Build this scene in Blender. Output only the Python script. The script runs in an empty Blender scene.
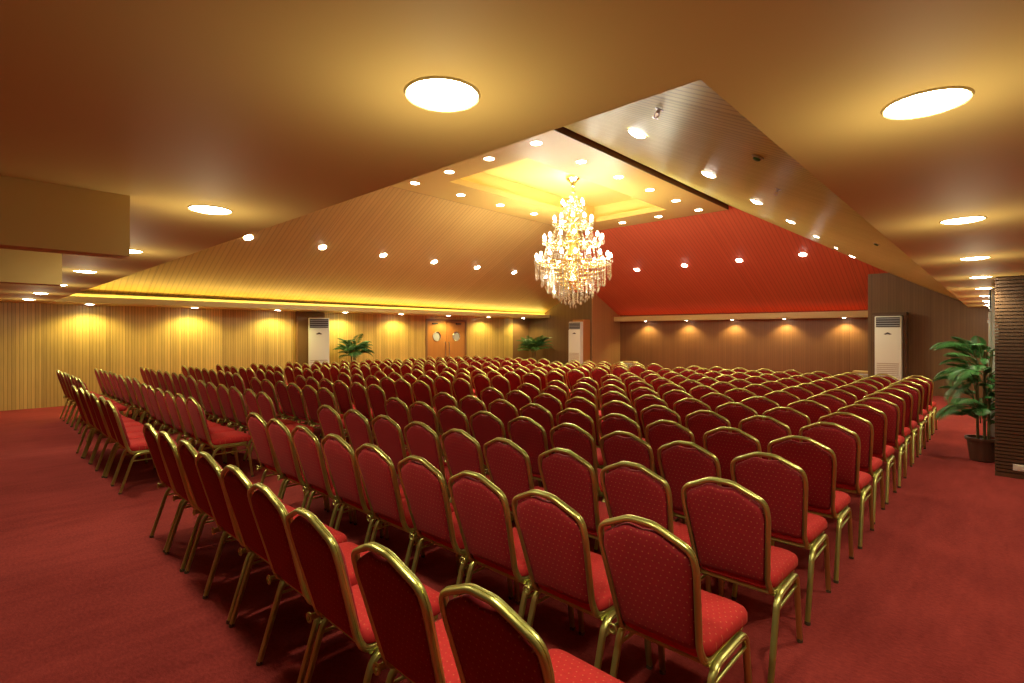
import bpy, math, random
from mathutils import Vector, Matrix, Euler
random.seed(7)
PI = math.pi
C = bpy.context.scene.collection
SC = bpy.context.scene

# ------------------------------------------------------------------ mesh helper
class MB:
    def __init__(s): s.v = []; s.f = []; s.mi = []; s.m = 0
    def add(s, vs, fs):
        o = len(s.v); s.v += [tuple(p) for p in vs]
        for f in fs: s.f.append([i + o for i in f]); s.mi.append(s.m)
    def box(s, a, b):
        x0, y0, z0 = a; x1, y1, z1 = b
        s.add([(x0,y0,z0),(x1,y0,z0),(x1,y1,z0),(x0,y1,z0),(x0,y0,z1),(x1,y0,z1),(x1,y1,z1),(x0,y1,z1)],
              [(3,2,1,0),(4,5,6,7),(0,1,5,4),(1,2,6,5),(2,3,7,6),(3,0,4,7)])
    def loft(s, rings, cap0=True, cap1=True, closed=True):
        n = len(rings[0]); o = len(s.v)
        vs = [p for r in rings for p in r]; fs = []
        for k in range(len(rings) - 1):
            for i in range(n if closed else n - 1):
                j = (i + 1) % n
                fs.append((k*n+i, k*n+j, (k+1)*n+j, (k+1)*n+i))
        if cap0: fs.append(tuple(range(n))[::-1])
        if cap1: fs.append(tuple((len(rings)-1)*n + i for i in range(n)))
        s.add(vs, fs)
    def lathe(s, prof, n=16, c=(0,0,0), cap=True):
        rings = [[(c[0]+r*math.cos(2*PI*i/n), c[1]+r*math.sin(2*PI*i/n), c[2]+z) for i in range(n)] for r, z in prof]
        s.loft(rings, cap, cap)
    def sweep(s, path, w, h, ref, prof=None, closed=False):
        """profile: w across (ref x t), h along ref"""
        P = [Vector(p) for p in path]; n = len(P); rings = []
        if prof is None: prof = OVAL
        for i in range(n):
            if closed: t = P[(i+1) % n] - P[i-1]
            else: t = P[min(i+1, n-1)] - P[max(i-1, 0)]
            t.normalize()
            R = Vector(ref); R = R - t * R.dot(t)
            if R.length < 1e-4: R = Vector((0.3, .9, .1)); R = R - t * R.dot(t)
            R.normalize(); S = t.cross(R)
            ww = w[i] if isinstance(w, (list, tuple)) else w
            hh = h[i] if isinstance(h, (list, tuple)) else h
            rings.append([P[i] + S*(a*ww*.5) + R*(b*hh*.5) for a, b in prof])
        if closed: rings.append(rings[0])
        s.loft(rings, not closed, not closed)
    def build(s, name, mats, parent=None, smooth=True, bevel=0, ang=.7):
        me = bpy.data.meshes.new(name)
        me.from_pydata(s.v, [], s.f)
        if not isinstance(mats, (list, tuple)): mats = [mats]
        for m in mats: me.materials.append(m)
        me.polygons.foreach_set('material_index', s.mi)
        me.validate(); me.update()
        import bmesh
        bm = bmesh.new(); bm.from_mesh(me)
        bmesh.ops.recalc_face_normals(bm, faces=bm.faces)
        if bevel:
            es = [e for e in bm.edges if len(e.link_faces) == 2 and e.calc_face_angle(0) > .6]
            bmesh.ops.bevel(bm, geom=es, offset=bevel, segments=2, profile=.6, affect='EDGES')
        bm.to_mesh(me); bm.free()
        if smooth:
            me.polygons.foreach_set('use_smooth', [True]*len(me.polygons))
            me.set_sharp_from_angle(angle=ang)
        o = bpy.data.objects.new(name, me); C.objects.link(o)
        if parent: o.parent = parent
        return o
OVAL = [(math.cos(2*PI*i/10), math.sin(2*PI*i/10)) for i in range(10)]
# tube with a groove pressed along its outside, as on rolled banquet frames
GROOVE = [(1,-.55),(1,.55),(.6,1),(.12,1),(0,.72),(-.12,1),(-.6,1),(-1,.55),(-1,-.55),(-.6,-1),(.6,-1)]

def fillet(pts, rs, n=5):
    P = [Vector(p) for p in pts]; out = [P[0]]
    for i in range(1, len(P)-1):
        a, b, c = P[i-1], P[i], P[i+1]; r = rs[i-1] if isinstance(rs, (list, tuple)) else rs
        if r <= 0: out.append(b); continue
        d1 = (a-b).normalized(); d2 = (c-b).normalized()
        L = min(r, (a-b).length*.48, (c-b).length*.48)
        p, q = b + d1*L, b + d2*L
        for k in range(n+1):
            t = k/n; out.append(p*(1-t)**2 + b*2*t*(1-t) + q*t*t)
    out.append(P[-1]); return out

def tag(o, label=None, cat=None, group=None, kind=None):
    if label: o['label'] = label
    if cat: o['category'] = cat
    if group: o['group'] = group
    if kind: o['kind'] = kind
    return o
def empty(name, loc, rz=0):
    o = bpy.data.objects.new(name, None); C.objects.link(o); o.empty_display_size = .1
    o.location = loc; o.rotation_euler = (0, 0, rz); return o
def copy_tree(o, kids):
    c = o.copy(); C.objects.link(c)
    for k, gs in kids:
        d = k.copy(); C.objects.link(d); d.parent = c
        for g in gs:
            e = g.copy(); C.objects.link(e); e.parent = d
    return c
def kids_of(o): return [(k, list(k.children)) for k in o.children]

# ------------------------------------------------------------------ materials
def mat(name, col, rough=.5, metal=0, spec=.5, coat=0, sheen=0):
    m = bpy.data.materials.new(name); m.use_nodes = True
    b = m.node_tree.nodes['Principled BSDF']
    b.inputs['Base Color'].default_value = (*col, 1); b.inputs['Roughness'].default_value = rough
    b.inputs['Metallic'].default_value = metal; b.inputs['Specular IOR Level'].default_value = spec
    b.inputs['Coat Weight'].default_value = coat
    b.inputs['Sheen Weight'].default_value = sheen
    return m
class NT:
    def __init__(s, m): s.t = m.node_tree; s.n = s.t.nodes; s.b = s.n['Principled BSDF']
    def new(s, ty, **kw):
        x = s.n.new(ty)
        for k, v in kw.items(): setattr(x, k, v)
        return x
    def link(s, a, b): s.t.links.new(a, b)
    def math(s, op, a, b=None, c=None):
        x = s.new('ShaderNodeMath', operation=op)
        for i, q in enumerate((a, b, c)):
            if q is None: continue
            if isinstance(q, (int, float)): x.inputs[i].default_value = q
            else: s.link(q, x.inputs[i])
        return x.outputs[0]
    def xyz(s):
        c = s.new('ShaderNodeTexCoord'); sep = s.new('ShaderNodeSeparateXYZ')
        s.link(c.outputs['Object'], sep.inputs[0]); s.co = c.outputs['Object']
        return sep.outputs
    def noise(s, scale, detail=3, vec=None, sc3=None):
        x = s.new('ShaderNodeTexNoise'); x.inputs['Scale'].default_value = scale; x.inputs['Detail'].default_value = detail
        v = vec or s.co
        if sc3:
            mp = s.new('ShaderNodeMapping'); mp.inputs['Scale'].default_value = sc3; s.link(v, mp.inputs[0]); v = mp.outputs[0]
        s.link(v, x.inputs['Vector']); return x.outputs['Fac']
    def mix(s, f, a, b, dst=None):
        x = s.new('ShaderNodeMix', data_type='RGBA')
        if isinstance(f, (int, float)): x.inputs[0].default_value = f
        else: s.link(f, x.inputs[0])
        for i, q in ((6, a), (7, b)):
            if isinstance(q, tuple): x.inputs[i].default_value = (*q, 1)
            else: s.link(q, x.inputs[i])
        if dst: s.link(x.outputs[2], dst)
        return x.outputs[2]
    def bump(s, h, strength=.5, dist=.01):
        x = s.new('ShaderNodeBump'); x.inputs['Strength'].default_value = strength; x.inputs['Distance'].default_value = dist
        s.link(h, x.inputs['Height']); s.link(x.outputs[0], s.b.inputs['Normal'])

def ribbed(name, ca, cb, axis, pitch=.045, seam=1.2, rough=.45, coat=0, tone=.25, spec=.5):
    """wood lining with fine ribs running across `axis` and panel seams"""
    m = mat(name, ca, rough, coat=coat, spec=spec); N = NT(m); X = N.xyz(); a = X[axis]
    f = N.math('FRACT', N.math('MULTIPLY', a, 1/pitch))
    groove = N.math('LESS_THAN', f, .22)
    cell = N.new('ShaderNodeTexWhiteNoise', noise_dimensions='1D')
    N.link(N.math('FLOOR', N.math('MULTIPLY', a, 1/pitch)), cell.inputs['W'])
    pan = N.new('ShaderNodeTexWhiteNoise', noise_dimensions='1D')
    N.link(N.math('FLOOR', N.math('MULTIPLY', a, 1/seam)), pan.inputs['W'])
    k = N.math('ADD', N.math('MULTIPLY', cell.outputs[0], .6), N.math('MULTIPLY', pan.outputs[0], .4))
    sc = [3, 3, 3]; sc[axis] = 60
    g = N.noise(1, 3, sc3=(sc[0], sc[1], sc[2]))
    col = N.mix(N.math('MULTIPLY', N.math('ADD', N.math('MULTIPLY', k, .7), N.math('MULTIPLY', g, .5)), 1), ca, cb)
    dark = tuple(c*.45 for c in ca)
    col = N.mix(N.math('MULTIPLY', groove, tone), col, dark)
    sm = N.math('LESS_THAN', N.math('FRACT', N.math('MULTIPLY', a, 1/seam)), .008/seam)
    N.mix(N.math('MULTIPLY', sm, .7), col, tuple(c*.2 for c in ca), N.b.inputs['Base Color'])
    N.bump(N.math('SUBTRACT', 1, groove), .35, .006)
    return m

M = {}
M['soffit'] = mat('soffit paint', (.66,.49,.17), .65, spec=.25)
N = NT(M['soffit']); N.xyz(); N.bump(N.noise(1.3, 2), .03, .05)
M['ring'] = mat('raised ceiling paint', (.60,.43,.12), .5)
M['recess'] = mat('recess paint', (.80,.60,.20), .6)
M['cream'] = mat('cream trim paint', (.72,.60,.24), .45)
M['fascia_dark'] = mat('dark edge band', (.16,.08,.035), .5)
M['gold_wall'] = ribbed('golden ribbed wall lining', (.34,.23,.06), (.82,.60,.18), 1, .062, 1.22, tone=.45)
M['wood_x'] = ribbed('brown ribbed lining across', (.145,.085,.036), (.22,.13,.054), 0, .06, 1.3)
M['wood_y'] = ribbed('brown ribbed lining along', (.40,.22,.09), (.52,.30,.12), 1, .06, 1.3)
M['back'] = ribbed('back wall ribbed lining', (.20,.085,.032), (.28,.13,.048), 0, .07, 1.75)
M['slope_l'] = ribbed('left slope planks', (.50,.33,.10), (.60,.42,.14), 1, .11, 3.0, .42, tone=.35)
M['slope_r'] = ribbed('right slope planks', (.50,.49,.13), (.62,.60,.19), 1, .09, 3.0, .34, 0, tone=.5, spec=.008)
M['slope_b'] = ribbed('back slope planks', (.64,.125,.058), (.72,.17,.075), 0, .11, 3.0, .45, tone=.35)
M['slat'] = mat('dark slat wood', (.15,.085,.045), .4)
N = NT(M['slat']); N.xyz(); N.mix(N.noise(1, 3, sc3=(3,3,50)), (.085,.048,.026), (.15,.088,.047), N.b.inputs['Base Color'])
M['slat_warm'] = mat('brown slat wood', (.27,.15,.065), .45)
M['door'] = mat('orange door veneer', (.50,.22,.06), .35)
N = NT(M['door']); N.xyz(); N.mix(N.noise(1, 4, sc3=(10,14,1.2)), (.44,.19,.05), (.56,.27,.08), N.b.inputs['Base Color'])
M['ac'] = mat('ivory plastic', (.86,.94,.84), .35)
M['ac_dark'] = mat('dark louvre', (.05,.055,.055), .4)
M['glass'] = mat('porthole glass', (.45,.5,.55), .08, 0, .8)
M['chrome'] = mat('brushed metal', (.6,.58,.5), .3, 1)
M['gold'] = mat('olive gold metal', (.54,.56,.18), .30, .88)
N = NT(M['gold']); N.xyz(); r = N.noise(40, 2); N.link(N.math('ADD', N.math('MULTIPLY', r, .18), .24), N.b.inputs['Roughness'])
M['brass'] = mat('chandelier brass', (.85,.72,.36), .22, 1)
M['leg_tip'] = mat('rubber tip', (.10,.08,.04), .6)
M['leaf'] = mat('palm leaf', (.05,.22,.05), .42)
N = NT(M['leaf']); N.xyz(); N.mix(N.noise(5, 2), (.022,.11,.028), (.09,.30,.07), N.b.inputs['Base Color'])
M['stem'] = mat('palm stem', (.16,.14,.05), .7)
M['pot'] = mat('brown clay pot', (.13,.06,.035), .5)
M['soil'] = mat('potting soil', (.04,.025,.015), .9)

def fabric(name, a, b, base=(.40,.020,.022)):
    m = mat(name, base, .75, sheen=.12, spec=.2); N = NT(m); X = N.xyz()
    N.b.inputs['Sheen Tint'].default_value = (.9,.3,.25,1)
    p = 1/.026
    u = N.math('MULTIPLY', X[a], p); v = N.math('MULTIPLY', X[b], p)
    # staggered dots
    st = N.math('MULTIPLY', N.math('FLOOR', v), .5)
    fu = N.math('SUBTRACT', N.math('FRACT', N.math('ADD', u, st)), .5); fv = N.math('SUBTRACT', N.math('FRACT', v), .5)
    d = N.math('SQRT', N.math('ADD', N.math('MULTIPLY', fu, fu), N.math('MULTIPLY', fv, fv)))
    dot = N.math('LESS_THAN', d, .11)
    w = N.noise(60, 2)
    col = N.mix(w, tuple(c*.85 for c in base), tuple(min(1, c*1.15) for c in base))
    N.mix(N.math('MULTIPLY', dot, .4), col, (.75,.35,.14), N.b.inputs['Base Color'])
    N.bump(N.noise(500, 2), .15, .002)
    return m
M['seat'] = fabric('red dotted seat cloth lit', 0, 1, (.56,.034,.034))  # same cloth as the backs, with the light on the seats put into its colour
M['back_cloth_shaded'] = fabric('red dotted back cloth shaded', 0, 2, (.31,.021,.029))  # same cloth as the seats, darkened: shade on the upright backs is in the colour

M['carpet'] = mat('deep red carpet', (.3,.03,.03), .95, spec=.1, sheen=.2)
N = NT(M['carpet']); X = N.xyz(); N.b.inputs['Sheen Tint'].default_value = (.9,.3,.25,1)
big = N.noise(.9, 4); med = N.noise(1, 4, sc3=(9, 2.2, 1)); fine = N.noise(150, 2); fl = N.noise(1, 3, sc3=(34, 60, 1))
k = N.math('ADD', N.math('MULTIPLY', big, .45), N.math('ADD', N.math('MULTIPLY', med, .35), N.math('ADD', N.math('MULTIPLY', fine, .30), N.math('MULTIPLY', N.math('SUBTRACT', fl, .5), .45))))
mr = N.new('ShaderNodeMapRange'); mr.inputs[1].default_value = .38; mr.inputs[2].default_value = .78; N.link(k, mr.inputs[0])
N.mix(mr.outputs[0], (.19,.022,.021), (.39,.056,.048), N.b.inputs['Base Color'])
N.bump(fine, .5, .004)

def emit(name, col, s):
    m = bpy.data.materials.new(name); m.use_nodes = True; t = m.node_tree; t.nodes.clear()
    e = t.nodes.new('ShaderNodeEmission'); o = t.nodes.new('ShaderNodeOutputMaterial')
    e.inputs[0].default_value = (*col, 1); e.inputs[1].default_value = s; t.links.new(e.outputs[0], o.inputs[0])
    return m
M['lens'] = emit('downlight lens', (1,.96,.82), 22)
M['cove_y'] = emit('yellow cove lamp', (1,.78,.20), 9)
M['cove_r'] = emit('red cove lamp', (1,.22,.08), 1.3)
M['cove_t'] = emit('recess cove lamp', (1,.78,.18), 1.4)
M['bulb'] = emit('candle bulb', (1,.95,.78), 24)

M['crystal'] = bpy.data.materials.new('cut crystal'); M['crystal'].use_nodes = True
t = M['crystal'].node_tree; t.nodes.clear()
o_ = t.nodes.new('ShaderNodeOutputMaterial'); g = t.nodes.new('ShaderNodeBsdfGlossy'); g.inputs['Roughness'].default_value = .08
g.inputs['Color'].default_value = (1,.97,.85,1)
tr = t.nodes.new('ShaderNodeBsdfTransparent'); tl = t.nodes.new('ShaderNodeBsdfTranslucent'); tl.inputs[0].default_value = (1,.95,.78,1)
m1 = t.nodes.new('ShaderNodeMixShader'); m1.inputs[0].default_value = .6; m2 = t.nodes.new('ShaderNodeMixShader'); m2.inputs[0].default_value = .45
t.links.new(tr.outputs[0], m1.inputs[1]); t.links.new(tl.outputs[0], m1.inputs[2])
t.links.new(m1.outputs[0], m2.inputs[1]); t.links.new(g.outputs[0], m2.inputs[2]); t.links.new(m2.outputs[0], o_.inputs[0])

# ------------------------------------------------------------------ room shell
XL, XR, YN, YF = -15.4, 1.6, -2.0, 19.6
ZS = 2.3                                   # soffit height
RX = .45                                   # right wall beyond the slatted pier
PF = 17.5                                  # face of the end piers
def struct(name, mb, m, label, parent=None, smooth=False, bevel=0):
    o = mb.build(name, m, parent, smooth=smooth, bevel=bevel)
    if parent is None: tag(o, label, name.split('.')[0].split('_')[0], kind='structure')
    return o

b = MB(); b.box((XL-.3, YN-.3, -.1), (XR+.3, YF+.3, 0))
struct('floor', b, M['carpet'], 'deep red carpet covering the whole hall floor')

# left wall with a doorway cut out (door 11.85..13.75)
DY0, DY1, DZ = 11.75, 13.75, 2.17
b = MB()
b.box((XL-.2, YN, 0), (XL, DY0, 3.0)); b.box((XL-.2, DY1, 0), (XL, PF-1.05, 3.0)); b.box((XL-.2, DY0, DZ), (XL, DY1, 3.0))
struct('wall_left', b, M['gold_wall'], 'golden ribbed wall along the left side of the hall')
b = MB(); b.box((XL-.32, DY0-.2, 0), (XL-.2, DY1+.2, DZ+.2))
b.box((XL-.2, PF-1.05, 0), (XL-.02, YF, 3.0))
struct('wall_left.001', b, M['slat_warm'], 'dark brown wall strip beside the corner palm on the left')
b = MB(); b.box((XL-.2, PF, 0), (-12.0, YF+.2, 4.2))
struct('wall_back', b, [M['wood_x']], 'brown ribbed pier at the far left corner behind the air conditioner')
b = MB(); b.box((-12.0, PF, 0), (-11.97, YF, 4.2))
struct('wall_back.001', b, M['wood_y'], 'lighter ribbed return of the far left pier')
b = MB(); b.box((-12.0, YF, 0), (-2.68, YF+.2, 3.0))
struct('wall_back.002', b, M['back'], 'brown ribbed back wall under the red sloping ceiling')
b = MB(); b.box((-2.68, PF, 0), (XR, YF+.2, 4.2))
struct('wall_back.003', b, M['wood_x'], 'dark ribbed end wall at the far right behind the air conditioner')
b = MB(); b.box((XR, YN, 0), (XR+.2, 8.2, 2.6))
struct('wall_right', b, M['wood_y'], 'right wall beside the near aisle')
b = MB(); b.box((RX, 8.8, 0), (RX+.2, PF, 2.6))
struct('wall_right.001', b, M['wood_y'], 'right wall beyond the slatted pier')
b = MB(); b.box((XL-.2, YN-.2, 0), (XR+.2, YN, 2.6))
struct('wall_near', b, M['wood_x'], 'wall behind the camera')

# perimeter soffit with the big opening
OX0, OX1, OY0, OY1 = -14.2, -.557, 1.30, 19.1
b = MB()
zt = ZS + .12
b.box((XL-.2, YN-.2, ZS), (XR+.2, OY0, zt))
b.box((OX1, OY0, ZS), (XR+.2, YF, zt))
struct('ceiling', b, M['soffit'], 'low tan soffit running round the near and right sides')
b = MB()
b.box((XL-.2, OY0, ZS), (OX0, PF+.1, ZS+.05)); b.box((OX0-.04, OY0, ZS+.05), (OX0, PF+.1, ZS+.13))
b.box((OX0-.3, OY0, ZS+.05), (OX0-.26, PF+.1, ZS+.2))
struct('ceiling.001', b, M['cream'], 'cream cove ledge along the left wall')
# beams hanging below the soffit at the near left
b = MB(); b.box((-3.14, YN, 2.015), (-3.0, .55, ZS+.03))
struct('trim_1', b, M['soffit'], 'shallow cream bulkhead hanging from the near soffit')
b = MB(); b.box((-5.72, YN, 2.04), (-5.54, .565, ZS+.03))
struct('trim_2', b, M['soffit'], 'smaller cream bulkhead further left under the near soffit')

# sloping ceilings (thin slabs)
RG = dict(x0=-9.8, x1=-5.2, y0=6.0, y1=13.85, z=4.9)
ZR = 5.03
A = Vector((OX1, OY0, 2.62)); B = Vector((-14.65, OY0, 2.55)); Cc = Vector((-14.65, 19.5, 2.42)); D = Vector((OX1, 19.5, 2.36))
a_ = Vector((RG['x1'], RG['y0'], ZR)); b_ = Vector((RG['x0'], RG['y0'], ZR)); c_ = Vector((RG['x0'], RG['y1'], ZR)); d_ = Vector((RG['x1'], RG['y1'], ZR))
def slab(name, q, m, label):
    b = MB(); n = (q[1]-q[0]).cross(q[2]-q[0]).normalized()
    if n.z < 0: n = -n
    up = n*.04
    b.loft([[tuple(p) for p in q], [tuple(p+up) for p in q]])
    return struct(name, b, m, label)
slab('ceiling.002', [A, D, d_, a_], M['slope_r'], 'glossy planked ceiling slope on the right')
slab('ceiling.003', [B, Cc, c_, b_], M['slope_l'], 'golden planked ceiling slope above the left wall')
slab('ceiling.004', [Cc, D, d_, c_], M['slope_b'], 'red planked ceiling slope above the back wall')
slab('ceiling.005', [A, B, b_, a_], M['slope_l'], 'near planked ceiling slope')
# closing strips behind the cove so no light leaks
b = MB(); b.box((-14.75, OY0-.05, ZS+.05), (-14.69, PF+.1, 2.62)); b.box((OX1, OY0-.02, zt), (OX1+.05, YF, 2.70)); b.box((-14.75, OY0-.06, zt), (OX1+.05, OY0-.01, 2.70))
struct('trim_3', b, M['cream'], 'upstand strip between soffit and slopes')
# fascia ledge at the back wall
b = MB(); b.box((-11.97, 19.1, 2.14), (-2.68, YF, 2.20)); b.box((-11.97, 19.1, 2.20), (-2.68, 19.14, 2.34))
struct('trim_4', b, M['cream'], 'cream ledge with lights above the back wall', bevel=.006)

# ring with recess
ix0, ix1, iy0, iy1 = -8.6, -6.38, 7.2, 12.75
b = MB()
z0, z1 = RG['z'], ZR
b.box((RG['x0'], RG['y0'], z0), (RG['x1'], iy0, z1)); b.box((RG['x0'], iy1, z0), (RG['x1'], RG['y1'], z1))
b.box((RG['x0'], iy0, z0), (ix0, iy1, z1)); b.box((ix1, iy0, z0), (RG['x1'], iy1, z1))
struct('ceiling.006', b, M['ring'], 'flat raised ceiling ring with downlights round the chandelier recess')
b = MB(); e = .014
b.box((RG['x1'], RG['y0'], z0), (RG['x1']+e, RG['y1'], z1-.01)); b.box((RG['x0']-e, RG['y0'], z0), (RG['x0'], RG['y1'], z1-.01))
b.box((RG['x0'], RG['y1'], z0), (RG['x1'], RG['y1']+e, z1-.01))
struct('trim_5', b, M['fascia_dark'], 'dark edge band of the raised ceiling ring')
b = MB(); o1 = .22; zc = 5.42
b.box((ix0-o1-.04, iy0-o1-.04, z1), (ix0-o1, iy1+o1+.04, zc)); b.box((ix1+o1, iy0-o1-.04, z1), (ix1+o1+.04, iy1+o1+.04, zc))
b.box((ix0-o1, iy0-o1-.04, z1), (ix1+o1, iy0-o1, zc)); b.box((ix0-o1, iy1+o1, z1), (ix1+o1, iy1+o1+.04, zc))
b.box((ix0-o1-.04, iy0-o1-.04, zc), (ix1+o1+.04, iy1+o1+.04, zc+.05))
struct('ceiling.007', b, M['recess'], 'bright yellow recess in the ceiling above the chandelier')

# cove lamps, lying hidden on their ledges
def cove(boxes, m, label, cat='cove light'):
    b = MB()
    for p, q in boxes: b.box(p, q)
    o = b.build('cove_lamp', m, None, smooth=False); tag(o, label, cat, kind='structure'); return o
cove([((-14.42, OY0+.1, ZS+.06), (-14.36, PF, ZS+.09))], M['cove_y'], 'yellow cove lamp strip behind the left ledge')
cove([((-11.8, 19.22, 2.21), (-2.9, 19.28, 2.24))], M['cove_r'], 'red cove lamp strip behind the back ledge')
cove([((ix0-.14, iy0, z1+.005), (ix0-.10, iy1, z1+.03)), ((ix1+.10, iy0, z1+.005), (ix1+.14, iy1, z1+.03)),
      ((ix0, iy0-.14, z1+.005), (ix1, iy0-.10, z1+.03)), ((ix0, iy1+.10, z1+.005), (ix1, iy1+.14, z1+.03))],
     M['cove_t'], 'yellow cove lamp strips round the chandelier recess')

# slatted pier on the right, with its socket
b = MB(); b.box((.0, 8.23, 0), (XR, 8.8, ZS))
k = 0.06
b.box((-.03, 8.2, 0), (XR, 8.8, .05))
z = .06
while z < ZS - .03:
    b.box((-.03, 8.2, z), (XR, 8.77, z+.028)); z += .04
p = b.build('pillar', M['slat'], smooth=False); tag(p, 'dark pier of horizontal wooden slats at the right edge', 'pillar', kind='structure')
b = MB(); z = .05
b.box((XL, 6.9, 0), (XL+.14, 7.72, ZS))
while z < ZS - .03:
    b.box((XL+.14, 6.88, z), (XL+.17, 7.74, z+.04)); z += .06
p = b.build('pillar', M['slat_warm'], smooth=False); tag(p, 'brown slatted pier on the left wall behind the air conditioner', 'pillar', kind='structure')
b = MB(); b.box((.12, 8.188, .09), (.24, 8.2, .16)); b.box((.15, 8.183, .105), (.21, 8.188, .145))
tag(b.build('wall_socket', M['ac'], smooth=False, bevel=.002), 'small pale socket plate low on the slatted pier at right', 'socket')

# ------------------------------------------------------------------ door in the left wall
dr = empty('door_1', (XL, (DY0+DY1)/2, 0)); tag(dr, 'orange veneer double door with round portholes in the left wall', 'door', kind='structure')
hw = (DY1-DY0)/2
b = MB(); b.box((-.2, -hw, 0), (.03, -hw+.07, DZ)); b.box((-.2, hw-.07, 0), (.03, hw, DZ)); b.box((-.2, -hw+.07, DZ-.07), (.03, hw-.07, DZ))
b.build('door_frame', M['slat_warm'], dr, smooth=False)
lw = hw-.075
for s in (-1, 1):
    b = MB(); n = 28; yc = s*lw*.52; zc_ = 1.52; r = .17
    y0, y1 = sorted((s*.006, s*lw)); q0, q1 = .005, DZ-.08
    def sq(i):
        t = 2*PI*i/n; c, sn = math.cos(t), math.sin(t)
        k = 1e9
        if c > 1e-6: k = min(k, (y1-yc)/c)
        if c < -1e-6: k = min(k, (y0-yc)/c)
        if sn > 1e-6: k = min(k, (q1-zc_)/sn)
        if sn < -1e-6: k = min(k, (q0-zc_)/sn)
        return (yc+c*k, zc_+sn*k)
    # leaf with a porthole cut through it; square corners added to the ring
    angs = sorted(set([2*PI*i/n for i in range(n)] + [math.atan2(zz-zc_, yy-yc) % (2*PI) for yy in (y0,y1) for zz in (q0,q1)]))
    def outp(t):
        c, sn = math.cos(t), math.sin(t); k = 1e9
        if c > 1e-6: k = min(k, (y1-yc)/c)
        if c < -1e-6: k = min(k, (y0-yc)/c)
        if sn > 1e-6: k = min(k, (q1-zc_)/sn)
        if sn < -1e-6: k = min(k, (q0-zc_)/sn)
        return (yc+c*k, zc_+sn*k)
    O = [outp(t) for t in angs]; I = [(yc+r*math.cos(t), zc_+r*math.sin(t)) for t in angs]
    ring = [[(-.05, *p) for p in I], [(-.005, *p) for p in I], [(-.005, *p) for p in O], [(-.05, *p) for p in O], [(-.05, *p) for p in I]]
    b.loft(ring, False, False)
    leaf = b.build('door_leaf', M['door'], dr, smooth=False)
    b = MB(); b.loft([[(-.035, yc+r*math.cos(t), zc_+r*math.sin(t)) for t in angs], [(-.025, yc+r*math.cos(t), zc_+r*math.sin(t)) for t in angs]])
    b.build('porthole', M['glass'], leaf, smooth=False)
    b = MB(); b.sweep([(0, yc+(r+.008)*math.cos(2*PI*i/24), zc_+(r+.008)*math.sin(2*PI*i/24)) for i in range(24)], .03, .03, (1,0,0), closed=True)
    b.build('porthole_rim', M['chrome'], leaf)
    b = MB(); b.sweep(fillet([(-.005, s*.09, .75), (.05, s*.09, .75), (.05, s*.09, 1.3), (-.005, s*.09, 1.3)], .03), .025, .025, (0,1,0))
    b.build('door_handle', M['chrome'], leaf)
    b = MB(); b.box((-.005, s*lw*.62-.12, 1.98), (.045, s*lw*.62+.12, 2.03)); b.sweep([(.03, s*lw*.5, 2.035), (.05, s*lw*.2, 2.05)], .02, .012, (0,0,1))
    b.build('door_closer', M['ac_dark'], leaf, smooth=False)

# ------------------------------------------------------------------ downlights
def ORD(n): return ['first','second','third','fourth','fifth','sixth','seventh','eighth','ninth','tenth','eleventh','twelfth','thirteenth','fourteenth','fifteenth'][n]
def make_downlight(r):
    b = MB(); b.lathe([(r*1.0, -.002), (r*1.22, -.004), (r*1.26, .004), (r*1.26, .012), (r*1.0, .012)], 28, cap=False)
    return b, r
_dl = {}
def downlight(loc, rot, r, label, group, watt, spot=140, blend=.6, col=(1,.84,.52), aim=(0,0,0), soffit_fill=False, dome=.011):
    o = empty('downlight', loc); o.rotation_euler = rot
    tag(o, label, 'ceiling light', group)
    key = (round(r, 3), dome)
    if key not in _dl:
        b = MB(); b.lathe([(r, -.003), (r*1.05, -.006), (r*1.10, 0), (r*1.10, .006), (r, .006)], 28, cap=False); ring = b.build('trim_ring', M['cream'], o)
        b = MB(); b.lathe([(r*.99, .004), (r*.99, -.003), (r*.7, -.003-dome*.65), (r*.25, -.003-dome)], 28); lens = b.build('lens', M['lens'], o)
        _dl[key] = (ring, lens)
    else:
        for q in _dl[key]:
            c = q.copy(); C.objects.link(c); c.parent = o
    Ri = Euler(rot).to_matrix().inverted()
    def lamp(kind, e, dz, rad):
        L = bpy.data.lights.new('lamp', kind); L.energy = e; L.shadow_soft_size = rad; L.color = col
        if kind == 'SPOT': L.spot_size = math.radians(spot); L.spot_blend = blend
        l = bpy.data.objects.new('lamp', L); C.objects.link(l); l.parent = o
        l.location = Ri @ Vector((0,0,-dz)); l.rotation_euler = (Ri @ Euler(aim).to_matrix()).to_euler()
    lamp('SPOT', watt, .04+dome, r*.8)
    if soffit_fill: lamp('POINT', soffit_fill, .28, .08)      # added unseen point light hung below the lens to brighten the soffit
G1, G2, G3 = 'large downlights in the right soffit', 'downlights in the near soffit', 'downlights along the left wall'
W = dict(near=26, right=26, left=48, ring=46, sl=30, sr=24, sb=30, back=44)
for i in range(8):
    downlight((-.15, 1.87+2.07*i, ZS), (0,0,0), .095, 'round downlight in the right aisle soffit, %s from the camera' % ORD(i), G1, W['right'], 130, .7, soffit_fill=2.6)
for i, x in enumerate((-1.105, -3.02, -5.0, -7.0, -9.2, -11.4, -13.6)):
    downlight((x, .9, ZS), (0,0,0), .095, 'round downlight in the near soffit, %s' % ('rightmost and largest' if i == 0 else ORD(i) + ' from the right'), G2, W['near'], 130, .7, soffit_fill=2.6)
for i in range(8):
    downlight((-14.95, 2.0+2.09*i, ZS), (0,0,0), .085, 'small downlight over the golden wall, %s from the left end' % ORD(i), G3, W['left'], 150, .5, (1,.78,.22))
GR = 'downlights round the raised ceiling ring'
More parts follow.
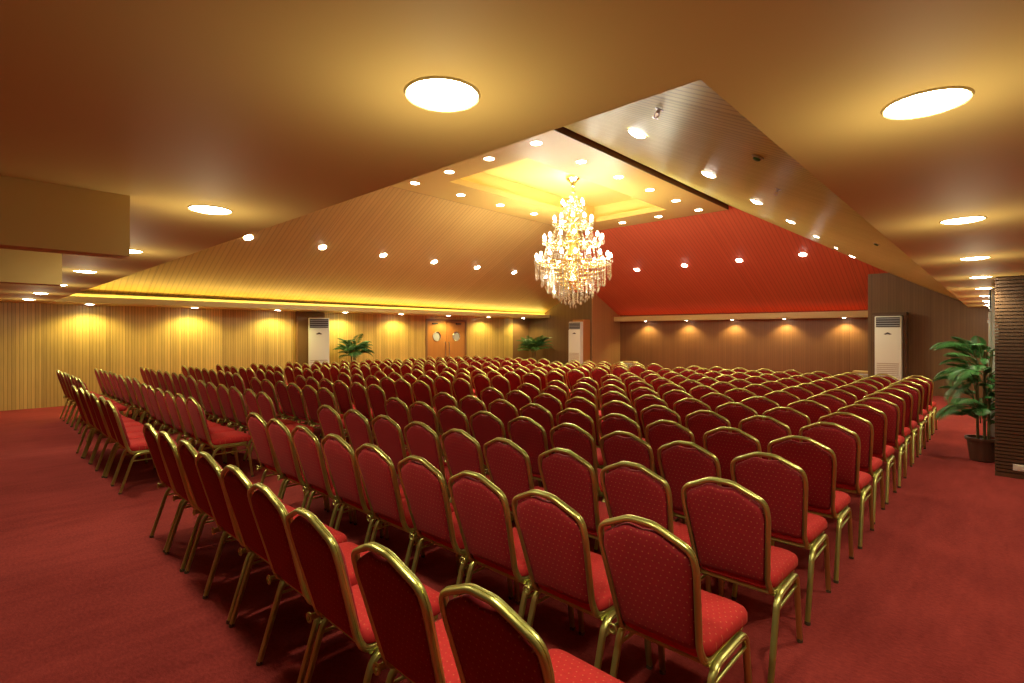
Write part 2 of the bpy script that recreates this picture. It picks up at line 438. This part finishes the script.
lx = [-9.23, -8.077, -6.923, -5.77]; ly = [6.75+1.32*k for k in range(6)]
for i, x in enumerate(lx):
    downlight((x, ly[0], RG['z']), (0,0,0), .095, 'downlight on the near side of the raised ring, %s from the left' % ORD(i), GR, W['ring'], 120)
    downlight((x, ly[5], RG['z']), (0,0,0), .095, 'downlight on the far side of the raised ring, %s from the left' % ORD(i), GR, W['ring'], 120)
for i, y in enumerate(ly[1:5]):
    downlight((lx[0], y, RG['z']), (0,0,0), .095, 'downlight on the left side of the raised ring, %s from the camera' % ORD(i), GR, W['ring'], 120)
    downlight((lx[3], y, RG['z']), (0,0,0), .095, 'downlight on the right side of the raised ring, %s from the camera' % ORD(i), GR, W['ring'], 120)
def slope_z(x, p, q):  # height on the line p-q (h, z)
    return p[1] + (q[1]-p[1])*(x-p[0])/(q[0]-p[0])
al = math.atan2(ZR-2.55, 14.65-9.8); ar = math.atan2(ZR-2.5, 5.2-.557); ab = math.atan2(ZR-2.4, 19.5-13.85)
def lerp(a, b, t): return a + (b-a)*t
def bottom_right(y): return lerp(2.62, 2.36, (y-1.3)/18.2)
def on_right(x, y): return slope_z(x, (OX1, bottom_right(y)), (-5.2, ZR))
def on_left(x, y): return slope_z(x, (-14.65, lerp(2.55, 2.42, (y-1.3)/18.2)), (-9.8, ZR))
def on_far(x, y): return slope_z(y, (19.5, lerp(2.42, 2.36, (x+14.65)/14.1)), (13.85, ZR))
for i in range(7):
    y = 4.4+1.74*i
    downlight((-12.2, y, on_left(-12.2, y)-.012), (0,-al,0), .095, 'downlight on the left ceiling slope, %s from the camera' % ORD(i), 'downlights on the left slope', W['sl'], 120, dome=.03)
for i in range(7):
    y = 4.75+1.8*i
    downlight((-2.7, y, on_right(-2.7, y)-.012), (0,ar,0), .095, 'downlight on the glossy right ceiling slope, %s from the camera' % ORD(i), 'downlights on the right slope', W['sr'], 120, dome=.03)
for i in range(4):
    x = -9.28+1.75*i
    downlight((x, 16.3, on_far(x, 16.3)-.012), (-ab,0,0), .095, 'downlight on the red ceiling slope, %s from the left' % ORD(i), 'downlights on the red slope', W['sb'], 120, dome=.03)
for i in range(5):
    downlight((-10.6+1.75*i, 19.33, 2.14), (0,0,0), .06, 'small downlight under the back wall ledge, %s from the left' % ORD(i), 'downlights under the back ledge', W['back'], 130, .6, (1,.80,.30))

# small fittings on the right slope
def sprinkler(x, y, label):
    o = empty('sprinkler', (x, y, on_right(x, y))); o.rotation_euler = (0, ar, 0); tag(o, label, 'sprinkler', 'sprinkler heads on the right slope')
    b = MB(); b.lathe([(.03,0),(.03,-.006),(.012,-.01),(.012,-.03)], 14); b.build('escutcheon', M['chrome'], o)
    b = MB()
    for s in (-1,1): b.sweep(fillet([(s*.01,0,-.025),(s*.022,0,-.04),(s*.004,0,-.062)], .008), .005, .005, (0,1,0))
    b.build('yoke', M['chrome'], o)
    b = MB(); b.lathe([(.022,-.062),(.022,-.065),(.005,-.068)], 14); b.build('deflector', M['chrome'], o)
sprinkler(-1.70, 3.29, 'small sprinkler head near the tip of the glossy right slope')
sprinkler(-1.67, 5.83, 'small sprinkler head further along the glossy right slope')
def detector(x, y, label):
    o = empty('smoke_detector', (x, y, on_right(x, y))); o.rotation_euler = (0, ar, 0); tag(o, label, 'detector', 'detectors on the right slope')
    b = MB(); b.lathe([(.045,0),(.045,-.010),(.035,-.014)], 18); b.build('base', M['chrome'], o)
    b = MB(); b.lathe([(.03,-.014),(.027,-.028),(.01,-.033)], 18); b.build('sensor_cap', M['leaf'], o)
detector(-1.325, 4.13, 'green-tinted detector on the right slope nearest the camera')
detector(-1.2, 8.5, 'green-tinted detector farther back on the right slope')

# ------------------------------------------------------------------ chandelier
CX, CY = -7.47, 10.1
ch = empty('chandelier', (CX, CY, 2.3)); tag(ch, 'large tiered crystal chandelier hanging from the ceiling recess', 'chandelier')
Z = lambda z: z-2.3
b = MB(); b.lathe([(.05,Z(5.42)),(.17,Z(5.41)),(.17,Z(5.36)),(.10,Z(5.30)),(.06,Z(5.24)),(.06,Z(5.2)),(.03,Z(5.16))], 20); b.build('canopy', M['brass'], ch)
b = MB(); prof = [(.015,Z(5.17))]
for z, r in ((5.05,.05),(5.0,.02),(4.86,.07),(4.78,.10),(4.7,.03),(4.5,.09),(4.4,.13),(4.3,.04),(4.1,.12),(3.95,.18),(3.85,.06),(3.6,.16),(3.5,.24),(3.4,.10),(3.1,.08),(2.9,.14),(2.75,.04)): prof.append((r, Z(z)))
b.lathe(prof, 16); b.build('stem', M['brass'], ch)
TIERS = [(4.72, .27, 6), (4.33, .46, 10), (3.88, .70, 14), (3.42, .89, 18)]
def drop(mb, x, y, z, w, h):
    mb.add([(x,y,z),(x+w,y,z-h*.6),(x,y+w,z-h*.6),(x-w,y,z-h*.6),(x,y-w,z-h*.6),(x,y,z-h)],
           [(0,1,2),(0,2,3),(0,3,4),(0,4,1),(5,2,1),(5,3,2),(5,4,3),(5,1,4)])
for ti, (z, r, n) in enumerate(TIERS):
    for k in range(n):
        t = 2*PI*(k+.5*(ti % 2))/n; c, s = math.cos(t), math.sin(t)
        P = lambda rr, zz: (c*rr, s*rr, Z(zz))
        b = MB(); b.sweep(fillet([P(.08, z-.02), P(r*.45, z-.14), P(r*.85, z-.13), P(r, z)], .12), .022, .022, (-s, c, 0))
        b.lathe([(.01,0),(.045,.012),(.05,.02)], 10, P(r, z)); arm = b.build('candle_arm', M['brass'], ch)
        b = MB(); b.lathe([(.012,.015),(.028,.03),(.036,.06),(.026,.10),(.010,.13)], 10, P(r, z)); b.build('candle_bulb', M['bulb'], arm)
        b = MB()
        for q in range(4):
            tt = t + q*PI/2
            drop(b, c*r+.045*math.cos(tt), s*r+.045*math.sin(tt), Z(z)+.005, .012, .12)
        b.build('bobeche_drops', M['crystal'], arm)
    b = MB()
    b.sweep([(r*.92*math.cos(2*PI*i/40), r*.92*math.sin(2*PI*i/40), Z(z)-.12) for i in range(40)], .02, .03, (0,0,1), closed=True)
    b.build('tier_ring', M['brass'], ch)
# bead garlands climbing from tier to tier, then the basket of hanging drops
b = MB(); levels = [(5.1,.05)] + [(z-.1, r*.9) for z, r, n in TIERS]
for li in range(4):
    (za, ra), (zb_, rb) = levels[li], levels[li+1]; n = (12, 18, 26, 34)[li]; m = (7, 7, 8, 8)[li]
    for k in range(n):
        t = 2*PI*k/n
        for q in range(m):
            f = (q+.5)/m; rr = ra + (rb-ra)*f; sag = .10*math.sin(PI*f)
            drop(b, rr*math.cos(t), rr*math.sin(t), Z(za+(zb_-za)*f - sag)+.03, .017, .06)
o = b.build('crystal_garland', M['crystal'], ch, smooth=False); o['kind'] = 'stuff'
b = MB(); lev = [(3.30,.90,46,.34),(3.16,.76,40,.38),(3.04,.62,32,.40),(2.92,.48,26,.40),(2.80,.34,18,.36),(2.70,.20,12,.34),(2.62,.08,6,.32)]
for z, r, n, h in lev:
    for k in range(n):
        t = 2*PI*(k+random.random()*.3)/n; x, y = r*math.cos(t), r*math.sin(t)
        hh = h*random.uniform(.8, 1.05); q = 0
        while q < hh-.09: drop(b, x, y, Z(z-q), .013, .05); q += .055
        drop(b, x, y, Z(z-q), .02, .11)
o = b.build('crystal_drops', M['crystal'], ch, smooth=False); o['kind'] = 'stuff'
b = MB()
for z, r, n, h in lev[:-1]:
    b.sweep([(r*math.cos(2*PI*i/40), r*math.sin(2*PI*i/40), Z(z)+.01) for i in range(40)], .014, .02, (0,0,1), closed=True)
    for k in range(4):
        t = k*PI/2; b.sweep([(0,0,Z(z)+.02),(r*math.cos(t), r*math.sin(t), Z(z)+.01)], .012, .012, (0,0,1))
b.build('basket_frame', M['brass'], ch)
b = MB(); b.lathe([(.005,0),(.04,.04),(.05,.08),(.03,.13),(.01,.18),(.01,.5)], 12); b.build('finial', M['crystal'], ch)
def point(z, r, t, e, rad=.06):
    L = bpy.data.lights.new('lamp', 'POINT'); L.energy = e; L.shadow_soft_size = rad; L.color = (1,.90,.64)
    l = bpy.data.objects.new('lamp', L); C.objects.link(l); l.parent = ch; l.location = (r*math.cos(t), r*math.sin(t), Z(z))
for k in range(6): point(3.62, 1.0, 2*PI*k/6, 46)
for k in range(3): point(4.95, .3, 2*PI*k/3+.4, 9)

# ------------------------------------------------------------------ air conditioners
def make_ac(loc, rz, label, plinth=0):
    o = empty('air_conditioner', loc, rz); tag(o, label, 'air conditioner', 'ivory floor-standing air conditioners')
    w, d, h = .29, .36, 2.1; f = -d/2      # front faces -y
    b = MB(); b.box((-w, f+.03, 0), (w, d/2, h)); b.build('cabinet', M['ac'], o, bevel=.02)
    b = MB(); b.box((-w+.005, f, .04), (w-.005, f+.03, h*.845)); b.build('front_panel', M['ac'], o, bevel=.008)
    b = MB(); b.box((-w+.03, f+.012, h*.86), (w-.03, f+.03, h-.03)); g = b.build('outlet_grille', M['ac_dark'], o, smooth=False)
    b = MB()
    for k in range(4):
        zz = h*.875 + k*.06; b.add([(-w+.035,f+.002,zz),(w-.035,f+.002,zz),(w-.035,f+.02,zz+.02),(-w+.035,f+.02,zz+.02),(-w+.035,f+.002,zz+.006),(w-.035,f+.002,zz+.006),(w-.035,f+.02,zz+.026),(-w+.035,f+.02,zz+.026)],
              [(0,1,2,3),(4,5,6,7),(0,1,5,4),(1,2,6,5),(2,3,7,6),(3,0,4,7)])
    b.build('louvre', M['glass'], g, smooth=False)
    b = MB()
    for k in range(14):
        zz = .12 + k*.052; b.box((-w+.05, f-.006, zz), (w-.05, f+.004, zz+.030))
    b.build('intake_grille', M['ac'], o, smooth=False, bevel=.002)
    b = MB()
    for k in range(14): b.box((-w+.05, f-.0015, .15+k*.052), (w-.05, f+.002, .174+k*.052))
    b.build('intake_slot', M['chrome'], o, smooth=False)
    b = MB(); P = [(-.09,1.62),(0,1.67),(.09,1.62),(.05,1.605),(0,1.615),(-.05,1.605)]
    b.loft([[(x, f+.001, z) for x, z in P], [(x, f-.004, z) for x, z in P]]); b.build('emblem', M['ac_dark'], o, smooth=False)
    return o
make_ac((-14.86, 7.36, 0), math.radians(66), 'ivory floor-standing air conditioner against the golden left wall')
make_ac((-12.38, 17.0, 0), 0, 'ivory floor-standing air conditioner in the far left corner')
make_ac((-2.14, 17.0, 0), 0, 'ivory floor-standing air conditioner beside the red slope at far right')
make_ac((.08, 9.75, .16), -PI/2, 'ivory air conditioner seen edge-on behind the slatted right pier')
b = MB(); b.box((-.09, 9.43, 0), (.42, 10.07, .16))
tag(b.build('plinth', M['slat'], smooth=False, bevel=.006), 'low dark plinth under the edge-on air conditioner at right', 'plinth')

b = MB(); b.box((-12.74, 17.2, 0), (-12.08, PF, 2.19)); b.box((-12.15, 17.02, 0), (-12.08, 17.2, 2.19))
struct('trim_6', b, M['door'], 'orange brown wooden surround behind the far left air conditioner')
b = MB(); b.box((-2.50, 17.2, 0), (-1.76, PF, 2.20)); b.box((-1.83, 17.02, 0), (-1.76, 17.2, 2.20)); b.box((-2.50, 16.95, 2.13), (-1.76, 17.2, 2.20))
struct('trim_7', b, M['slat'], 'brown wooden surround behind the far right air conditioner')
# low cream boxes at the two ends of the back wall
def lowbox(x, label):
    o = empty('floor_vent', (x, 19.2, 0)); tag(o, label, 'vent box', 'low cream boxes at the back wall')
    b = MB(); b.box((-.24,-.14,0), (.24,.14,.40)); b.build('casing', M['ac'], o, bevel=.01)
    b = MB(); b.box((-.27,-.17,.40), (.27,.17,.47)); b.build('lid', M['cream'], o, bevel=.012)
    b = MB()
    for k in range(6): b.box((-.2,-.152,.06+k*.052), (.2,-.139,.085+k*.052))
    b.build('grille', M['gold'], o, smooth=False)
lowbox(-11.25, 'low cream box at the left end of the back wall')
lowbox(-3.05, 'low cream box at the right end of the back wall')

# ------------------------------------------------------------------ palms
def palm(loc, label, n, H, L, seed, droop=1.0, spread=1.0, pot_r=.16, pot_h=.30, reach=None, low=.46):
    rnd = random.Random(seed)
    o = empty('potted_palm', loc, 0); tag(o, label, 'palm', 'potted palms along the walls')
    b = MB(); b.lathe([(pot_r*.72,0),(pot_r*.80,.01),(pot_r*.98,pot_h*.86),(pot_r*1.1,pot_h*.87),(pot_r*1.12,pot_h),(pot_r*.98,pot_h),(pot_r*.95,pot_h*.9)], 24); b.build('pot', M['pot'], o)
    b = MB(); b.lathe([(pot_r*.95,pot_h*.88),(pot_r*.5,pot_h*.93)], 24); b.build('soil', M['soil'], o)
    b = MB()
    for k in range(5):
        t = k*2*PI/5; r = pot_r*.35
        b.sweep([(r*math.cos(t), r*math.sin(t), pot_h*.85), (r*1.2*math.cos(t), r*1.2*math.sin(t), H*.45), (r*1.6*math.cos(t), r*1.6*math.sin(t), H*.62)], .03, .03, (1,0,.1))
    b.build('stem', M['stem'], o)
    for k in range(n):
        t = k*2.39996 + rnd.uniform(-.2,.2); el = 1.35 - 1.15*((k+.5)/n)*spread + rnd.uniform(-.1,.1)
        l = L*rnd.uniform(.8,1.1); m = 15
        zb0 = H*rnd.uniform(low,.62)
        if reach: l *= reach(math.cos(t), math.sin(t)); el += .35*(reach(math.cos(t), math.sin(t)) < .8)
        P = []; r_, z_ = pot_r*.5, zb0; e_ = el
        for i in range(m+1):
            P.append(Vector((r_*math.cos(t), r_*math.sin(t), z_)))
            r_ += l/m*math.cos(e_); z_ += l/m*math.sin(e_); e_ -= (.05+.13*(i/m))*droop
        b = MB(); b.sweep(P, [.014*(1-.8*i/m) for i in range(m+1)], [.014*(1-.8*i/m) for i in range(m+1)], (-math.sin(t), math.cos(t), 0))
        side = Vector((-math.sin(t), math.cos(t), 0))
        for i in range(3*m-2):
            f = .17+.83*i/(3*m-3); ii = min(m-1, int(f*m)); q = f*m-ii
            p = P[ii].lerp(P[ii+1], q); tg = (P[min(m,ii+1)]-P[ii]).normalized(); nn = tg.cross(side)
            ll = l*.34*math.sin(PI*min(.97, .18+.8*f))**.8
            for s in (-1,1):
                dr_ = (side*s*.80 + tg*.62 + Vector((0,0,-.22*droop+.12*rnd.random()))).normalized()
                tip = p + dr_*ll + Vector((0,0,-ll*.25*droop)); mid = p + dr_*ll*.5 + Vector((0,0,-ll*.04))
                wv = tg*.007*(ll/.3+.35) 
                b.add([p, mid+wv, tip, mid-wv, mid+Vector((0,0,.006))], [(0,1,4),(1,2,4),(2,3,4),(3,0,4)])
        b.build('frond', M['leaf'], o, smooth=False)
    return o
palm((-.15, 9.06, 0), 'large potted palm half behind the slatted right pier', 78, 2.30, .62, 3, .95, 1.4, reach=lambda c, s: .28 if c > .05 else (.5 if s > .5 else (.6 if s < -.6 and c > -.35 else (.72 if c < -.85 else 1))), low=.20)
palm((-14.72, 8.42, 0), 'potted palm beside the air conditioner on the golden left wall', 48, 1.95, .62, 5, .9, .9, reach=lambda c, s: .75 if c < -.5 else 1)
palm((-14.3, 16.6, 0), 'potted palm in the far left corner under the cove', 40, 1.80, .78, 9, .7, .8)

# ------------------------------------------------------------------ banquet chairs
def build_chair():
    root = empty('banquet_chair', (0,0,0))
    TL = .275
    def bk(x, z, off=0): return Vector((x, -.185-(z-.44)*TL + off, z))
    # seat cushion
    def outline(wf, wr, y0, y1, r, n=5):
        pts = [(-wr,y0),(wr,y0),(wf,y1),(-wf,y1)]; out = []
        for i in range(4):
            p = Vector((*pts[i],0)); a = Vector((*pts[i-1],0)); c = Vector((*pts[(i+1)%4],0))
            d1 = (a-p).normalized()*r; d2 = (c-p).normalized()*r
            for k in range(n+1):
                t = k/n; q = (p+d1)*(1-t)**2 + p*2*t*(1-t) + (p+d2)*t*t; out.append((q.x,q.y))
        return out
    b = MB(); rings = []
    for ins, z in ((.012,.412),(0,.425),(0,.455),(.008,.472),(.028,.486),(.07,.494),(.13,.497)):
        o = outline(.212-ins, .19-ins, -.175+ins, .245-ins, max(.02,.065-ins*.3)); rings.append([(x,y,z) for x,y in o])
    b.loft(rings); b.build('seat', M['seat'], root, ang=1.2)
    # back pad
    sh, bw, pk = .190, .158, .95
    def pad(ins):
        P = [(-bw+ins,.452+ins),(bw-ins,.452+ins),(sh-ins,.79),(sh-.012-ins,.848-ins*.6),(.062,.917-ins),(0,.902-ins),(-.062,.917-ins),(-sh+.012+ins,.848-ins*.6),(-sh+ins,.79)]
        Q = fillet([(x,0,z) for x,z in P+P[:1]], [.03,.0,.02,.03,.05,.03,.02,0], 4)[:-1]
        return [(q.x,q.z) for q in Q]
    b = MB(); rings = []
    for ins, off in ((.10,-.020),(.03,-.018),(.006,-.012),(0,0),(0,.018),(.008,.032),(.03,.043),(.09,.05)):
        rings.append([tuple(bk(x,z,off)) for x,z in pad(ins)])
    b.loft(rings); b.build('backrest', M['back_cloth_shaded'], root, ang=1.2)
    # gold back frame: crown, sides, swept forward under the seat
    W, BW = .202, .172
    pts = [Vector((.183,.19,.402)), Vector((.180,-.165,.402)), bk(BW,.47), bk(W,.80), bk(W-.008,.872), bk(.050,pk-.011), bk(-.050,pk-.011), bk(-W+.008,.872), bk(-W,.80), bk(-BW,.47), Vector((-.180,-.165,.402)), Vector((-.183,.19,.402))]
    path = fillet(pts, [.06,.03,.05,.045,.025,.025,.045,.05,.03,.06], 5)
    b = MB()
    # profile reference: away from the middle of the back
    rings = []; n = len(path); cen = Vector((0,-.25,.66))
    for i in range(n):
        t = (path[min(i+1,n-1)]-path[max(i-1,0)]).normalized(); R = path[i]-cen
        if path[i].y > -.16: R = Vector((path[i].x,0,-.0))
        R = (R - t*R.dot(t)).normalized(); S = t.cross(R)
        rings.append([path[i] + S*(a*.0145) + R*(c*.0105) for a,c in GROOVE])
    b.loft(rings); b.build('back_frame', M['gold'], root, ang=.9)
    # legs: two bent tubes a side, meeting under the seat
    for s in (-1,1):
        rear = fillet([(s*.203,-.255,.012),(s*.200,-.135,.388),(s*.200,.02,.388)], .07)
        front = fillet([(s*.205,.245,.012),(s*.200,.195,.388),(s*.200,.02,.388)], .07)
        for pth in (rear, front):
            b = MB(); k = len(pth); b.sweep(pth, [.023+.005*i/(k-1) for i in range(k)], [.026+.006*i/(k-1) for i in range(k)], (s,0,0), GROOVE)
            leg = b.build('leg', M['gold'], root, ang=.9)
            q = pth[0]; b = MB(); b.lathe([(.015,-.012),(.016,-.004),(.014,.006)], 10, (q.x,q.y,q.z)); b.build('leg_tip', M['leg_tip'], leg)
        b = MB(); b.sweep([(s*.199,-.165,.318),(s*.199,.205,.318)], .014, .018, (s,0,0)); b.build('stretcher', M['gold'], root)
    b = MB()
    for y, z in ((-.14,.392),(.17,.392)): b.sweep([(-.19,y,z),(.19,y,z)], .02, .02, (0,0,1))
    b.box((-.172,-.15,.398), (.172,.18,.411)); b.build('seat_frame', M['gold'], root, smooth=False)
    b = MB()
    b.sweep([(-.196,-.205,.408),(-.196,-.160,.405)], .012, .03, (0,0,1)); 
    b.sweep([(-.196+.018*math.cos(2*PI*i/14), -.212, .408+.018*math.sin(2*PI*i/14)) for i in range(14)], .012, .010, (0,1,0), closed=True)
    b.build('ganging_clip', M['gold'], root)
    return root
proto = build_chair()
kids = kids_of(proto)
PEAK = [1.06,1.76,2.49,3.20,3.90,4.63,5.34,6.05,6.78,7.48,8.14,8.84,9.50,10.18,10.84]
MIDX = [-6.75,-6.45,-6.40,-6.32,-6.22,-6.22,-6.10,-6.02,-5.98,-5.97,-5.95,-5.87,-5.82,-5.78,-5.76]
spots = []
for r in range(15):
    y0 = PEAK[r] + .325
    x0, pm = (-1.05,.476) if r == 0 else (-.985+.008*(r%3-1), .474)
    sk = random.uniform(-.006,.006)
    for k in range(9):
        if r == 0: spots.append(((-1.022,-1.478,-1.995,-2.475,-2.94,-3.40,-3.865,-4.325,-4.785)[k], y0-.095+(-.012,-.008,-.02,-.01,0,0,.03,.035,.04)[k], 'right', r, k))
        else: spots.append((x0-pm*k, y0+sk*k, 'right', r, k))
    ym = y0 + random.uniform(-.05,.05)*(r > 0)
    for k in range(6): spots.append((MIDX[r]-.452*k, ym+sk*k, 'middle', r, k))
    yl = y0 + (.2 if r == 0 else random.uniform(.08,.15)); xl = -10.3 if r == 0 else MIDX[r]-.45*5-1.14 + random.uniform(-.05,.05)
    for k in range(7 if r == 0 else 8): spots.append((xl-.452*k, yl+sk*.5*k, 'left', r, k))
order = sorted(spots, key=lambda p: p[0]**2+p[1]**2)
real, rest = order[:300], order[300:]
def pose(p):
    return Vector((p[0]+random.uniform(-.003,.003), p[1]+random.uniform(-.018,.018), 0)), math.radians(random.uniform(-.9,.9))
def row_word(r): return 'nearest row' if r == 0 else ('back row' if r == 14 else ORD(r)+' row')
for i, p in enumerate(real):
    o = proto if i == 0 else copy_tree(proto, kids)
    o.location, a = pose(p); o.rotation_euler = (0,0,a)
    end = 'right-hand end' if p[4] == 0 else ORD(p[4]) + ' from the right'
    tag(o, 'red gold-framed banquet chair, %s of the %s seating block, %s' % (row_word(p[3]), p[2], end), 'chair', 'banquet chairs in the %s seating block' % p[2])
# the farthest few dozen, beyond the counted three hundred
b = MB(); mats = [M['seat'], M['back_cloth_shaded'], M['gold']]; idx = {m.name: i for i, m in enumerate(mats)}
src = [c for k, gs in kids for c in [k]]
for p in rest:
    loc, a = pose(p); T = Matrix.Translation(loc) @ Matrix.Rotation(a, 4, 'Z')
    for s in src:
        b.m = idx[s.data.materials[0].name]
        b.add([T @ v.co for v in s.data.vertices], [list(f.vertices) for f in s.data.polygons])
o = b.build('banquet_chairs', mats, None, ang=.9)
tag(o, 'mass of red banquet chairs farthest back at the left of the hall', 'chairs', kind='stuff')

# ------------------------------------------------------------------ camera, world, view
cam = bpy.data.cameras.new('camera'); co = bpy.data.objects.new('camera', cam); C.objects.link(co)
F = 518.0
cam.sensor_fit = 'HORIZONTAL'; cam.sensor_width = 36; cam.lens = 36*F/1024
co.location = (0, 0, 1.65); co.rotation_euler = (PI/2, 0, math.radians(43.2))
cam.shift_y = (333-341.5)/1024 * -1 * -1
cam.clip_start = .05; cam.clip_end = 100
SC.camera = co
w = bpy.data.worlds.new('world'); SC.world = w; w.use_nodes = True
w.node_tree.nodes['Background'].inputs[0].default_value = (.02,.015,.01,1); w.node_tree.nodes['Background'].inputs[1].default_value = .2
SC.view_settings.view_transform = 'Standard'; SC.view_settings.look = 'None'
SC.view_settings.gamma = 1; SC.view_settings.use_curve_mapping = False
SC.view_settings.exposure = 0.78
cy = SC.cycles
cy.use_denoising = True; cy.max_bounces = 10; cy.diffuse_bounces = 6; cy.glossy_bounces = 4; cy.transparent_max_bounces = 16
cy.sample_clamp_indirect = 6; cy.caustics_reflective = False; cy.caustics_refractive = False
cy.use_light_tree = True
